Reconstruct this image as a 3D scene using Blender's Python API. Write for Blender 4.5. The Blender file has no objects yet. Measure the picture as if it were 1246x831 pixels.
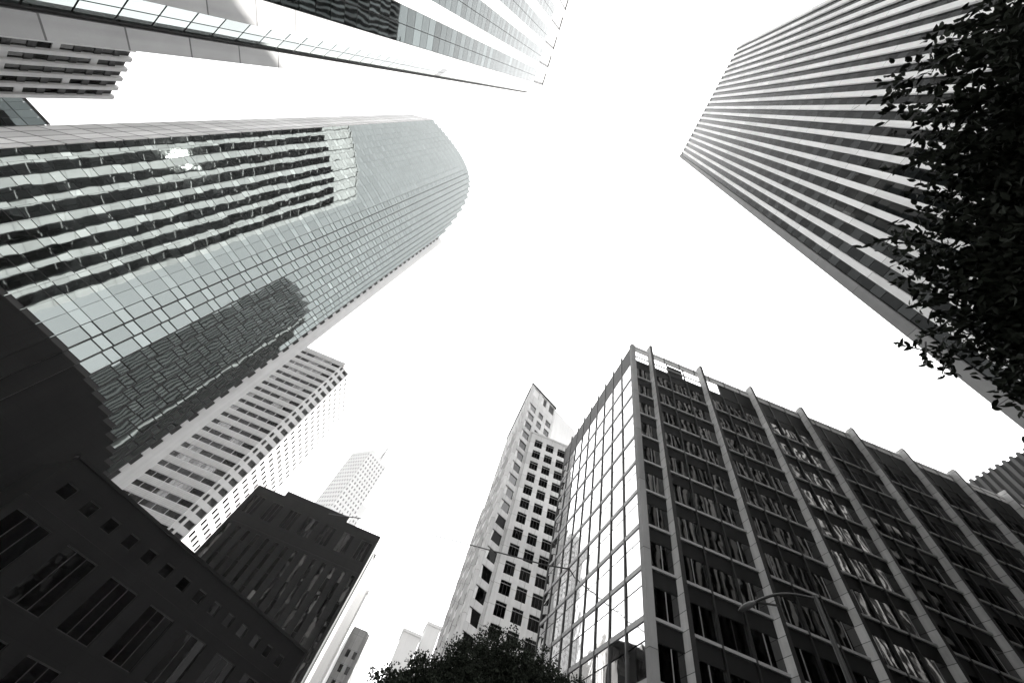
import bpy, bmesh, math, random
from mathutils import Vector, Matrix
random.seed(7)
R = math.radians
scene = bpy.context.scene
col = scene.collection

# ------------------------------------------------------------------ camera, sky, sun, exposure
cam_d = bpy.data.cameras.new('camera'); cam = bpy.data.objects.new('camera', cam_d); col.objects.link(cam)
right = Vector((0.9245844, -0.30304852, 0.23087937)); up = Vector((-0.38036228, -0.76869415, 0.51423132))
back = Vector((0.02163858, -0.56326806, -0.82599084))
EYE = 1.7
m = Matrix((right, up, back)).transposed().to_4x4(); m.translation = Vector((0, 0, EYE))
cam.matrix_world = m
cam_d.sensor_width = 36.0; cam_d.lens = 456.5/1246*36.0; cam_d.clip_start = 0.05; cam_d.clip_end = 6000
scene.camera = cam

SUN_AZ, SUN_EL = 27.0, 38.0
w = bpy.data.worlds.new('World'); scene.world = w; w.use_nodes = True
nt = w.node_tree; nt.nodes.clear()
sky = nt.nodes.new('ShaderNodeTexSky'); sky.sky_type = 'NISHITA'; sky.sun_disc = False
sky.sun_elevation = R(SUN_EL); sky.sun_rotation = R(SUN_AZ); sky.dust_density = 4.0; sky.air_density = 1.0
bw = nt.nodes.new('ShaderNodeRGBToBW')
pw = nt.nodes.new('ShaderNodeMath'); pw.operation = 'POWER'; pw.inputs[1].default_value = 0.35
ml = nt.nodes.new('ShaderNodeMath'); ml.operation = 'MULTIPLY'; ml.inputs[1].default_value = 2.6
bg = nt.nodes.new('ShaderNodeBackground'); bg.inputs['Strength'].default_value = 0.105
wo = nt.nodes.new('ShaderNodeOutputWorld')
nt.links.new(sky.outputs[0], bw.inputs[0]); nt.links.new(bw.outputs[0], pw.inputs[0]); nt.links.new(pw.outputs[0], ml.inputs[0])
nt.links.new(ml.outputs[0], bg.inputs['Color']); nt.links.new(bg.outputs[0], wo.inputs[0])

sun_d = bpy.data.lights.new('sun', 'SUN'); sun_d.energy = 4.6; sun_d.angle = R(0.5); sun_d.color = (1, .97, .93)
sun = bpy.data.objects.new('sun', sun_d); col.objects.link(sun)
sd = Vector((math.sin(R(SUN_AZ))*math.cos(R(SUN_EL)), math.cos(R(SUN_AZ))*math.cos(R(SUN_EL)), math.sin(R(SUN_EL))))
sun.rotation_euler = sd.to_track_quat('Z', 'Y').to_euler()
sun.location = (0, 0, 300)

vs = scene.view_settings
vs.view_transform = 'Standard'; vs.look = 'None'; vs.gamma = 1; vs.use_curve_mapping = False; vs.exposure = 2.85

# ------------------------------------------------------------------ materials
def _base(name):
    mt = bpy.data.materials.new(name); mt.use_nodes = True
    n = mt.node_tree.nodes; b = n['Principled BSDF']
    return mt, n, mt.node_tree.links, b

def g3(v, t=(1, 1, 1)):
    return (v*t[0], v*t[1], v*t[2], 1)

def stone(name, c, rough=.75, var=.25, scale=.35, joint=None, tint=(1, 1, 1), spec=.3, hj=None, jw=.06):
    """matt cladding with blotchy weathering, fine grain and optional panel joints (metres)"""
    mt, n, L, b = _base(name)
    geo = n.new('ShaderNodeNewGeometry')
    no = n.new('ShaderNodeTexNoise'); no.inputs['Scale'].default_value = scale; no.inputs['Detail'].default_value = 8; no.inputs['Roughness'].default_value = .65
    L.new(geo.outputs['Position'], no.inputs['Vector'])
    st = n.new('ShaderNodeMapping'); st.inputs['Scale'].default_value = (1.6, 1.6, .07)
    L.new(geo.outputs['Position'], st.inputs['Vector'])
    n2 = n.new('ShaderNodeTexNoise'); n2.inputs['Scale'].default_value = 1.0; n2.inputs['Detail'].default_value = 6
    L.new(st.outputs[0], n2.inputs['Vector'])
    ad = n.new('ShaderNodeMath'); ad.operation = 'ADD'; L.new(no.outputs['Fac'], ad.inputs[0]); L.new(n2.outputs['Fac'], ad.inputs[1])
    mr = n.new('ShaderNodeMapRange'); mr.inputs['From Min'].default_value = .65; mr.inputs['From Max'].default_value = 1.35
    mr.inputs['To Min'].default_value = 1-var; mr.inputs['To Max'].default_value = 1+var*.6
    L.new(ad.outputs[0], mr.inputs['Value'])
    val = mr.outputs[0]
    for ax, jp in (('Z', joint), ('H', hj)):
        if not jp: continue
        sp = n.new('ShaderNodeSeparateXYZ'); L.new(geo.outputs['Position'], sp.inputs[0])
        src = sp.outputs['Z']
        if ax == 'H':
            a2 = n.new('ShaderNodeMath'); a2.operation = 'ADD'; L.new(sp.outputs['X'], a2.inputs[0]); L.new(sp.outputs['Y'], a2.inputs[1]); src = a2.outputs[0]
        dv = n.new('ShaderNodeMath'); dv.operation = 'DIVIDE'; dv.inputs[1].default_value = jp; L.new(src, dv.inputs[0])
        fr = n.new('ShaderNodeMath'); fr.operation = 'FRACT'; L.new(dv.outputs[0], fr.inputs[0])
        gt = n.new('ShaderNodeMath'); gt.operation = 'LESS_THAN'; gt.inputs[1].default_value = jw/jp; L.new(fr.outputs[0], gt.inputs[0])
        # each panel gets its own slight shade
        fl = n.new('ShaderNodeMath'); fl.operation = 'FLOOR'; L.new(dv.outputs[0], fl.inputs[0])
        wn = n.new('ShaderNodeTexWhiteNoise'); wn.noise_dimensions = '1D'; L.new(fl.outputs[0], wn.inputs['W'])
        pm = n.new('ShaderNodeMapRange'); pm.inputs['To Min'].default_value = .86; pm.inputs['To Max'].default_value = 1.08; L.new(wn.outputs['Value'], pm.inputs['Value'])
        m1 = n.new('ShaderNodeMath'); m1.operation = 'MULTIPLY'; L.new(val, m1.inputs[0]); L.new(pm.outputs[0], m1.inputs[1])
        jm = n.new('ShaderNodeMapRange'); jm.inputs['To Min'].default_value = 1.0; jm.inputs['To Max'].default_value = .3; L.new(gt.outputs[0], jm.inputs['Value'])
        m2 = n.new('ShaderNodeMath'); m2.operation = 'MULTIPLY'; L.new(m1.outputs[0], m2.inputs[0]); L.new(jm.outputs[0], m2.inputs[1])
        val = m2.outputs[0]
    cm = n.new('ShaderNodeVectorMath'); cm.operation = 'SCALE'; cm.inputs[0].default_value = g3(c, tint)[:3]
    L.new(val, cm.inputs['Scale']); L.new(cm.outputs[0], b.inputs['Base Color'])
    b.inputs['Roughness'].default_value = rough; b.inputs['Specular IOR Level'].default_value = spec
    fg = n.new('ShaderNodeTexNoise'); fg.inputs['Scale'].default_value = 9; fg.inputs['Detail'].default_value = 4
    L.new(geo.outputs['Position'], fg.inputs['Vector'])
    bp = n.new('ShaderNodeBump'); bp.inputs['Strength'].default_value = .25; bp.inputs['Distance'].default_value = .02
    L.new(fg.outputs['Fac'], bp.inputs['Height']); L.new(bp.outputs[0], b.inputs['Normal'])
    return mt

def glass(name, c, metallic=1.0, rough=.03, wave=.006, wscale=.28, tint=(.93, 1.0, 1.0), spec=.5, ior=1.5, edge=1.0):
    """coated facade glass: tinted mirror whose panes are slightly buckled; 'tint' varies it pane by pane"""
    mt, n, L, b = _base(name)
    at = n.new('ShaderNodeAttribute'); at.attribute_name = 'tint'
    cm = n.new('ShaderNodeVectorMath'); cm.operation = 'SCALE'; cm.inputs[0].default_value = g3(c, tint)[:3]
    L.new(at.outputs['Fac'], cm.inputs['Scale']); L.new(cm.outputs[0], b.inputs['Base Color'])
    b.inputs['Metallic'].default_value = metallic; b.inputs['Roughness'].default_value = rough
    b.inputs['Specular IOR Level'].default_value = spec; b.inputs['IOR'].default_value = ior
    b.inputs['Specular Tint'].default_value = (edge, edge, edge, 1)
    geo = n.new('ShaderNodeNewGeometry')
    no = n.new('ShaderNodeTexNoise'); no.inputs['Scale'].default_value = wscale; no.inputs['Detail'].default_value = 1.5
    L.new(geo.outputs['Position'], no.inputs['Vector'])
    bp = n.new('ShaderNodeBump'); bp.inputs['Strength'].default_value = 1; bp.inputs['Distance'].default_value = wave
    L.new(no.outputs['Fac'], bp.inputs['Height']); L.new(bp.outputs[0], b.inputs['Normal'])
    return mt

def plain(name, c, rough=.5, metallic=0, spec=.4, tint=(1, 1, 1)):
    mt, n, L, b = _base(name)
    b.inputs['Base Color'].default_value = g3(c, tint); b.inputs['Roughness'].default_value = rough
    b.inputs['Metallic'].default_value = metallic; b.inputs['Specular IOR Level'].default_value = spec
    geo = n.new('ShaderNodeNewGeometry'); no = n.new('ShaderNodeTexNoise'); no.inputs['Scale'].default_value = 2.5; no.inputs['Detail'].default_value = 5
    L.new(geo.outputs['Position'], no.inputs['Vector'])
    mr = n.new('ShaderNodeMapRange'); mr.inputs['To Min'].default_value = rough*.75; mr.inputs['To Max'].default_value = min(1, rough*1.3)
    L.new(no.outputs['Fac'], mr.inputs['Value']); L.new(mr.outputs[0], b.inputs['Roughness'])
    return mt

M = dict(
    dark_metal=plain('dark_metal', .010, .45),
    black=plain('black_metal', .008, .6),
    roof=stone('roof_gravel', .12),
    white_precast=stone('white_precast', .34, joint=3.9, jw=.1, var=.18),
    pier_stone=stone('white_pier_stone', .76, joint=7.8, var=.16),
    corner_stone=stone('corner_stone', .22, joint=7.8, var=.2),
    tile_stone=stone('tile_stone', .58, joint=3.9, hj=2.7, var=.2, jw=.28),
    end_stone=stone('end_stone', .60, var=.15),
    fin_stone=stone('fin_stone', .47, joint=1.35, var=.3),
    sill=plain('pale_sill_metal', .25, .4),
    grey_panel=stone('grey_spandrel', .010, rough=.6, spec=.15, var=.3),
    louvre=stone('louvre_grey', .06, rough=.6, joint=.35),
    cream=stone('cream_precast', .64, joint=3.9, hj=3.4, var=.15),
    white_wall=stone('white_wall', .72, var=.08),
    stripe=stone('striped_spandrel', .60, var=.15),
    bright=stone('bright_precast', .46, var=.1),
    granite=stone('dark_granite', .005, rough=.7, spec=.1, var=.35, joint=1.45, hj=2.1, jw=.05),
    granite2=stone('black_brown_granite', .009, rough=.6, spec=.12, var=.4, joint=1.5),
    brown=stone('brown_brick', .10, joint=3.6, hj=2.2, var=.35),
    pale=stone('pale_block', .45, var=.12),
    slat=plain('slat_metal', .03, .5),
    far_white=stone('far_white', .46, var=.06),  # white stone; its paleness also carries the far tower's haze
    g_curve=glass('teal_mirror_glass', .225, wave=.011, wscale=.32, tint=(.90, 1, .985)),
    g_dark=glass('dark_tower_glass', .012, edge=.6, wave=.012, wscale=.3, tint=(.95, 1, 1)),
    g_span=glass('dark_spandrel_glass', .024, edge=.6, wave=.006, tint=(.95, 1, 1)),
    g_top=glass('teal_bay_glass', .10, wave=.02, wscale=.3, tint=(.86, 1, 1)),
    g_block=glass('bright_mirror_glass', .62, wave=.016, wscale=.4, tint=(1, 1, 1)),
    g_block_dim=glass('dimmed_block_glass', .13, wave=.016, wscale=.45, edge=.7, tint=(1, 1, 1)),  # same glass as the mirror side, with its dark reflection put into the colour
    g_low=glass('street_window_glass', .007, wave=.02, wscale=.5, edge=.15, tint=(1, 1, 1)),
    g_black=glass('black_window_glass', .015, edge=.3, metallic=1, wave=.018, wscale=.5, tint=(1, 1, 1)),
    g_mid=glass('grey_window_glass', .085, wave=.014, tint=(1, 1, 1)),
    g_far=glass('hazed_window_glass', .11, wave=.0, tint=(1, 1, 1)),  # pale pane colour carries the haze over the far tower
    asphalt=stone('asphalt', .05, var=.25, scale=.8), paving=stone('paving', .22, joint=None, var=.2, scale=.6),
    paint=plain('road_paint', .7, .7), lamp=plain('lamp_metal', .08, .45), bark=stone('bark', .06, rough=.9, scale=3),
)

def leafmat(name, c, trans):
    mt, n, L, b = _base(name)
    at = n.new('ShaderNodeAttribute'); at.attribute_name = 'tint'
    cm = n.new('ShaderNodeVectorMath'); cm.operation = 'SCALE'; cm.inputs[0].default_value = c
    L.new(at.outputs['Fac'], cm.inputs['Scale']); L.new(cm.outputs[0], b.inputs['Base Color'])
    b.inputs['Roughness'].default_value = .8; b.inputs['Specular IOR Level'].default_value = .06
    return mt
M['leaf_big'] = leafmat('broad_leaf', (.020, .024, .018), 0)
M['leaf_small'] = leafmat('small_leaf', (.020, .024, .018), 0)

# ------------------------------------------------------------------ mesh helpers
class MB:
    def __init__(s): s.v = []; s.f = []; s.m = []; s.t = []; s.mats = []
    def mi(s, mat):
        mt = M[mat]
        if mt not in s.mats: s.mats.append(mt)
        return s.mats.index(mt)
    def poly(s, pts, mat, tint=1.0):
        i = len(s.v); s.v += [tuple(p) for p in pts]; s.f.append(tuple(range(i, i+len(pts)))); s.m.append(s.mi(mat)); s.t.append(tint)
    def hexa(s, p, mat, tint=1.0):
        # p: 8 points, bottom ring 0-3, top ring 4-7
        i = len(s.v); s.v += [tuple(q) for q in p]; k = s.mi(mat)
        for a in ((3, 2, 1, 0), (4, 5, 6, 7), (0, 1, 5, 4), (1, 2, 6, 5), (2, 3, 7, 6), (3, 0, 4, 7)):
            s.f.append(tuple(i+j for j in a)); s.m.append(k); s.t.append(tint)
    def box(s, x0, x1, y0, y1, z0, z1, mat, tint=1.0):
        s.hexa([(x0, y0, z0), (x1, y0, z0), (x1, y1, z0), (x0, y1, z0), (x0, y0, z1), (x1, y0, z1), (x1, y1, z1), (x0, y1, z1)], mat, tint)
    def prism(s, pts, z0, z1, mat, top=None):
        a = sum(pts[i][0]*pts[(i+1) % len(pts)][1]-pts[(i+1) % len(pts)][0]*pts[i][1] for i in range(len(pts)))
        if a < 0: pts = pts[::-1]
        n = len(pts)
        for i in range(n):
            p, q = pts[i], pts[(i+1) % n]
            s.poly([(p[0], p[1], z0), (q[0], q[1], z0), (q[0], q[1], z1), (p[0], p[1], z1)], mat)
        s.poly([(p[0], p[1], z1) for p in pts], top or mat); s.poly([(p[0], p[1], z0) for p in pts[::-1]], mat)
    def tube(s, a, b, ra, rb, mat, n=8):
        a = Vector(a); b = Vector(b); d = (b-a).normalized()
        u = d.orthogonal().normalized(); v = d.cross(u); k = s.mi(mat); i = len(s.v)
        for c, r in ((a, ra), (b, rb)):
            for j in range(n):
                t = 2*math.pi*j/n; s.v.append(tuple(c+r*(math.cos(t)*u+math.sin(t)*v)))
        for j in range(n):
            s.f.append((i+j, i+(j+1) % n, i+n+(j+1) % n, i+n+j)); s.m.append(k); s.t.append(1)
        s.f.append(tuple(i+j for j in range(n))[::-1]); s.m.append(k); s.t.append(1)
        s.f.append(tuple(i+n+j for j in range(n))); s.m.append(k); s.t.append(1)
    def weld(s):
        seen = {}; new = []; idx = []
        for v in s.v:
            k = (round(v[0], 4), round(v[1], 4), round(v[2], 4))
            if k not in seen: seen[k] = len(new); new.append(v)
            idx.append(seen[k])
        s.v = new; s.f = [tuple(idx[j] for j in f) for f in s.f]
    def build(s, name, parent=None, smooth=False):
        me = bpy.data.meshes.new(name); off = Vector((0, 0, 0))
        if parent is not None:
            p = parent
            while p is not None: off += Vector(p.location); p = p.parent
        me.from_pydata([(x-off.x, y-off.y, z-off.z) for x, y, z in s.v], [], s.f)
        for mt in s.mats: me.materials.append(mt)
        me.polygons.foreach_set('material_index', s.m)
        at = me.attributes.new('tint', 'FLOAT', 'FACE'); at.data.foreach_set('value', s.t)
        if smooth: me.polygons.foreach_set('use_smooth', [True]*len(s.f))
        me.update()
        o = bpy.data.objects.new(name, me); col.objects.link(o)
        if parent is not None: o.parent = parent
        return o

def merge(dst, src):
    i = len(dst.v); dst.v += src.v
    for f, k, t in zip(src.f, src.m, src.t):
        mt = src.mats[k]
        if mt not in dst.mats: dst.mats.append(mt)
        dst.f.append(tuple(j+i for j in f)); dst.m.append(dst.mats.index(mt)); dst.t.append(t)

class WinSet:
    """windows of one building: the hundred that show largest become parts of their own (frame below), the rest one part"""
    def __init__(s): s.w = []
    def add(s, g, fr, pt, size):
        d = Vector(pt)-Vector((0, 0, EYE)); c = -d.normalized().dot(back)
        s.w.append((size/max(d.length, 1)**2*(1 if c > .35 else .1), g, fr))
    def finish(s, t, name='window', most=100):
        s.w.sort(key=lambda x: -x[0]); rest = MB()
        for k, (a, g, fr) in enumerate(s.w):
            if k < most:
                o = g.build(name, t)
                if fr: fr.build('frame', o)
            else:
                merge(rest, g)
                if fr: merge(rest, fr)
        if rest.v: tag(rest.build(name, t), kind='stuff')

class Frame:
    """a vertical facade plane from plan point p0 to p1; s runs along it, o is the distance out of it (towards out_hint)"""
    def __init__(f, p0, p1, hint=(0, 0)):
        f.p = Vector((p0[0], p0[1], 0)); d = Vector((p1[0]-p0[0], p1[1]-p0[1], 0)); f.L = d.length; f.u = d.normalized()
        f.n = Vector((f.u.y, -f.u.x, 0))
        if f.n.dot(Vector((hint[0], hint[1], 0))-f.p) < 0: f.n = -f.n
    def P(f, s, z, o=0): 
        q = f.p+f.u*s+f.n*o; return (q.x, q.y, z)
    def box(f, mb, s0, s1, z0, z1, o0, o1, mat, tint=1.0):
        p = [f.P(s0, z0, o1), f.P(s1, z0, o1), f.P(s1, z0, o0), f.P(s0, z0, o0), f.P(s0, z1, o1), f.P(s1, z1, o1), f.P(s1, z1, o0), f.P(s0, z1, o0)]
        if f.u.cross(f.n).z > 0: p = [p[3], p[2], p[1], p[0], p[7], p[6], p[5], p[4]]
        mb.hexa(p, mat, tint)
    def pane(f, mb, s0, s1, z0, z1, o, mat, tint=1.0, tilt=.003):
        a = random.gauss(0, tilt); b = random.gauss(0, tilt); sc = (s0+s1)/2; zc = (z0+z1)/2
        p = [f.P(s, z, o+a*(s-sc)+b*(z-zc)) for s, z in ((s0, z0), (s1, z0), (s1, z1), (s0, z1))]; n = (Vector(p[1])-Vector(p[0])).cross(Vector(p[3])-Vector(p[0]))
        if n.dot(f.n) < 0: p = p[::-1]
        mb.poly(p, mat, tint); return p

def tag(o, label=None, cat=None, group=None, kind=None):
    if label: o['label'] = label
    if cat: o['category'] = cat
    if group: o['group'] = group
    if kind: o['kind'] = kind
    return o
def thing(name, x, y, label, cat, group=None, z=0):
    o = bpy.data.objects.new(name, None); col.objects.link(o); o.location = (x, y, z); o.empty_display_size = 1
    return tag(o, label, cat, group)
def rt(a=.9, b=1.1): return random.uniform(a, b)

# ------------------------------------------------------------------ ground
def slab(name, x0, x1, y0, y1, z0, z1, mat):
    mb = MB(); mb.box(x0, x1, y0, y1, z0, z1, mat); return tag(mb.build(name), kind='structure')
slab('ground', -1500, 1500, -1500, 1500, -.6, -.10, 'asphalt')
slab('road', -14, 8, -400, 60, -.098, 0.0, 'asphalt')
slab('road', 8.01, 400, 12, 24, -.098, 0.0, 'asphalt')
slab('pavement', 8, 26, -120, 12, -.098, .14, 'paving')
slab('pavement', 26, 400, 6.6, 11.9, -.098, .14, 'paving')
slab('pavement', 8, 400, 24.1, 29.4, -.098, .14, 'paving')
slab('pavement', 8, 17.5, 29.41, 120, -.098, .14, 'paving')
slab('pavement', -24, -14, -120, 14, -.098, .14, 'paving')
for k in range(14):
    mb = MB(); mb.box(-3.1, -2.9, -60+k*8, -57+k*8, .002, .006, 'paint'); tag(mb.build('road_marking'), kind='structure')

# ------------------------------------------------------------------ tower with white piers (upper right)
def pier_tower():
    X, Y0, Y1, XE, H = 26.0, 6.0, -24.6, 87.0, 153.5
    t = thing('pier_tower', 50, -9, 'tall dark glass tower with slender white full height piers behind the leafy tree', 'tower')
    mb = MB(); mb.box(X+.45, XE, Y1, Y0-.02, 0, H-.4, 'dark_metal'); mb.build('core', t)
    pitch = 1.456
    fw = Frame((X+.45, 0), (X+.45, -1), (0, 0))          # s = -y
    def face(f, s0, n, strips, pm='pier_stone'):
        for k in range(n):
            c = s0+pitch*k                                 # centre of the window strip
            mb = MB(); z = 7.0; fl = 0
            while z < H-4:
                a = rt(.75, 1.25)
                f.pane(mb, c-.45, c+.45, z+.03, z+2.2, .06, 'g_dark', a, .0025)
                f.pane(mb, c-.45, c+.45, z+2.26, z+3.84, .07, 'g_span', rt(.85, 1.3), .001)
                z += 3.9
            f.box(mb, c-.45, c+.45, H-3.6, H-.4, 0, .02, 'black')
            if strips: mb.build('window_strip', t)
            else: yield_list.append(mb)
            mb = MB(); f.box(mb, c+.455, c+pitch-.455, 6, H, 0, .42, pm); mb.build('pier', t)
    yield_list = []
    face(fw, -5.25, 21, True)
    mb = MB(); mb.box(X-.02, X+1.1, 5.66, 6.45, 0, H+.02, 'corner_stone'); mb.build('corner_column', t)
    fn = Frame((X+1.1, 6.0), (XE, 6.0), (40, 30))
    face(fn, .75, 30, True, 'granite2'); face(fn, .75+pitch*30, 10, True, 'corner_stone')  # unseen face: pier tones chosen for their mirror image in the finned block
    mb = MB()
    mb.box(X+.3, XE, Y1-.5, 6.1, H-.39, H+.15, 'roof'); mb.build('roof', t)
    mb = MB(); fw.box(mb, -5.6, 24.9, 0, 6.0, 0, .3, 'corner_stone'); fn.box(mb, 0, 59, 0, 6, 0, .3, 'granite'); mb.build('base', t)
    return t
pier_tower()

# ------------------------------------------------------------------ banded concrete tower (top)
def banded_tower():
    X, H, HB = -26.0, 154.0, 138.3
    t = thing('concrete_tower', -48, -20, 'pale concrete tower with wide vertical bands and teal glass bays', 'tower')
    c0 = (X, 3.33); c1 = (-27.65, 4.98); c2 = (-27.65, 6.08)
    mb = MB(); mb.prism([(X-.5, 3.0), (-28.0, 4.7), (-28.0, 5.6), (-72, 5.6), (-72, -50), (X-.5, -50)], 0, H-.5, 'dark_metal', 'roof'); mb.build('core', t)
    fe = Frame((X-.5, 3.33), (X-.5, -50), (0, 0)); fn = Frame((-27.65, 5.6), (-72, 5.6), (-40, 30))
    fc = Frame(c0, c1, (0, 20))
    def bay(f, s0, s1, o=.15, gm='g_top'):
        mb = MB(); z = 6.0; k = 0; mid = (s0+s1)/2
        f.box(mb, s0, s1, 6, HB, 0, .05, 'black')
        while z < HB-1:
            b = rt(.65, 1.05) if k % 2 == 0 else rt(1.0, 1.55)
            for a0, a1 in ((s0+.03, mid-.04), (mid+.04, s1-.03)):
                f.pane(mb, a0, a1, z+.04, z+1.96, o, gm, b*rt(.9, 1.1)*(1.5 if random.random() < .06 else 1), .0022)
            if gm == 'g_black' and k % 2 == 0 and random.random() < .75: f.box(mb, s0+.05+random.random()*1.2, s1-.05-random.random()*.9, z-.04, z+.04, .16, .24, 'sill')
            z += 2.0; k += 1
        return mb
    # east face: concrete, bay, concrete, bay ...
    s = 0.0; mb = MB(); fe.box(mb, s, 1.56, 0, H, 0, .5, 'white_precast'); mb.build('pier', t); s = 1.56
    while s < 50:
        bay(fe, s, s+3.36).build('window_bay', t)
        mb = MB(); fe.box(mb, s+3.36, s+4.96, 0, H, 0, .5, 'white_precast'); mb.build('pier', t); s += 4.96
    # north face: bays in darker glass so their mirror image reads black
    s = 1.72
    while s < 42:
        bay(fn, s, s+2.7, gm='g_black').build('window_bay', t)
        mb = MB(); fn.box(mb, s+2.7, s+4.5, 0, H, 0, .5, 'white_precast'); mb.build('pier', t); s += 4.5
    mb = MB(); fe.box(mb, 0.01, 53, HB-.2, H-.41, 0, .17, 'white_precast'); mb.build('crown_band', t)
    mb = MB(); fn.box(mb, 1.73, 44, HB-.2, H-.41, 0, .17, 'white_precast'); mb.build('crown_band', t)
    # chamfered corner: one glazed strip and the pilaster beside it
    mb = MB(); z = 5.0; k = 0
    L = fc.L
    fc.box(mb, -.02, L+.02, 5, HB, -.32, -.26, 'black'); fc.box(mb, -.02, L+.02, HB+.01, H-.5, -.32, -.1, 'white_precast')
    while z < HB-1:
        for a0, a1 in ((.03, L/2-.04), (L/2+.04, L-.10)):
            dark = 1.0 if k != 31 else .05
            fc.pane(mb, a0, a1, z+.05, z+1.95, -.2, 'g_curve', dark*rt(.85, 1.15), .0015)
        z += 2.0; k += 1
    mb.build('corner_glazing', t)
    mb = MB(); mb.box(-29.36, -27.65, 4.98, 6.08, 0, H, 'white_precast'); mb.build('corner_pilaster', t)
    mb = MB(); mb.prism([(X, 3.33), (-27.65, 4.98), (-27.66, 6.1), (-72.3, 6.1), (-72.3, -50.3), (X, -50.3)], H-.4, H+.3, 'white_precast', 'roof'); mb.build('parapet', t)
banded_tower()

# ------------------------------------------------------------------ tower of staggered mirror panels (left)
def curved_tower():
    t = thing('mirror_tower', -78, 56, 'mirror glass tower of staggered panels with a rounded front and pale tiled side wall', 'tower')
    H = 180.3
    ctrl = [(-72.6, 28.6), (-67.3, 31.2), (-61.6, 34.6), (-56.2, 38.8), (-52.4, 43.6), (-50.6, 49.0), (-50.7, 55.2), (-52.6, 62.0), (-55.9, 69.8), (-60.3, 79.0)]
    def cr(p0, p1, p2, p3, u):
        return tuple(.5*((2*p1[i])+(-p0[i]+p2[i])*u+(2*p0[i]-5*p1[i]+4*p2[i]-p3[i])*u*u+(-p0[i]+3*p1[i]-3*p2[i]+p3[i])*u**3) for i in (0, 1))
    dense = []
    for i in range(len(ctrl)-1):
        a = ctrl[max(i-1, 0)]; d = ctrl[min(i+2, len(ctrl)-1)]
        for j in range(60): dense.append(cr(a, ctrl[i], ctrl[i+1], d, j/60))
    dense.append(ctrl[-1])
    PA = R(43.5); pd = (math.sin(PA), math.cos(PA))
    # walk along the curve, a new column whenever the panel has run 1.9 m along its own direction
    cols = []; P = dense[0]
    for q in dense[1:]:
        wdt = (q[0]-P[0])*pd[0]+(q[1]-P[1])*pd[1]
        if wdt >= 1.9:
            cols.append((P, (P[0]+pd[0]*wdt, P[1]+pd[1]*wdt))); P = q
    plan = []
    for a, b in cols: plan += [a, b]
    endp = P
    backp = [endp, (-70, 90), (-110, 80), (-110, 45), (-84.0, 30.4)]
    mb = MB(); inner = [(x-.12*pd[1], y+.12*pd[0]) for x, y in plan]
    mb.prism(inner+backp, 0, H-1.06, 'dark_metal', 'roof'); mb.build('core', t)
    z = 27.1; n = 0
    while z < H-4:
        mb = MB()
        for i, (a, b) in enumerate(cols):
            f = Frame(a, b, (0, 0)); L = f.L
            g0 = .012 if i < 12 else .05
            r = rt(.84, .98)
            gp = 0 if i < 12 else .05
            lo = f.pane(mb, g0, L-g0, z+.05+gp, z+2.56-gp, 0, 'g_curve', r, .0016)
            hi = f.pane(mb, g0, L-g0, z+2.64+gp, z+3.86-gp, 0, 'g_curve', rt(1.0, 1.14)*(1.2 if random.random() < .05 else 1), .0012)
            zs = sorted(lo, key=lambda q: q[2])[2:]; zt_ = sorted(hi, key=lambda q: q[2])[:2]        # rubber joint between the two panes
            zs.sort(key=lambda q: q[0]); zt_.sort(key=lambda q: q[0]); mb.poly([zs[0], zs[1], zt_[1], zt_[0]], 'black')
            l4 = sorted(lo+hi, key=lambda q: q[0]*pd[0]+q[1]*pd[1]); ed = sorted(l4[:4], key=lambda q: q[2]), sorted(l4[4:], key=lambda q: q[2])
            if i: mb.poly([prev[0], ed[0][0], ed[0][3], prev[3]], 'g_curve' if i < 12 else 'black')
            prev = ed[1]
        mb.weld()
        mb.build('window_band', t); z += 3.9; n += 1
    for i, (a, b) in enumerate(cols):
        f = Frame(a, b, (0, 0)); wd = .03 if i < 12 else .16
        mb = MB(); f.box(mb, f.L-wd, f.L, 26.6, H-1.06, -.1, .05, 'dark_metal')
        nx = cols[i+1][0] if i+1 < len(cols) else endp
        g = Frame(b, nx, (200, 0)); g.box(mb, 0.01, g.L, 26.6, H-1.06, -.1, -.02, 'g_curve' if i < 12 else 'dark_metal')
        mb.build('mullion', t)
    mb = MB(); mb.prism([(x+.03*pd[1], y-.03*pd[0]) for x, y in plan]+backp, H-1.04, H, 'g_curve', 'roof'); mb.build('roof_rim', t)
    mb = MB(); mb.prism([(x+.05*pd[1], y-.05*pd[0]) for x, y in plan]+backp, 0, 26.55, 'granite'); mb.build('podium', t)
    # tiled side wall on the left
    f = Frame((-72.7, 28.5), (-84.0, 30.1), (-70, -20)); mb = MB(); f.box(mb, 0, f.L, 0, H+.1, -.6, .0, 'tile_stone'); mb.build('side_wall', t)
    # end wall on the right with openings, each filled black to stand for its shade
    f = Frame(endp, (endp[0]+2.9, endp[1]+2.9), (0, 0)); L = f.L
    mb = MB(); f.box(mb, 1.5, L, 0, H+.1, -.9, 0, 'end_stone'); f.box(mb, 0, 1.5, 0, 8, -.9, 0, 'end_stone')
    z = 8.0
    while z < H-2: f.box(mb, 0, 1.5, z+2.3, z+3.9, -.9, 0, 'end_stone'); z += 3.9
    f.box(mb, 0, 1.5, z, H+.1, -.9, 0, 'end_stone')
    mb.build('end_wall', t); z = 8.0
    while z < H-2:
        mb = MB(); f.box(mb, .02, 1.48, z+.02, z+2.28, -.9, -.12, 'black'); f.box(mb, .02, .55, z+.02, z+.9, -.12, -.06, 'bright'); mb.build('dark_opening_fill', t); z += 3.9
curved_tower()

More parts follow.
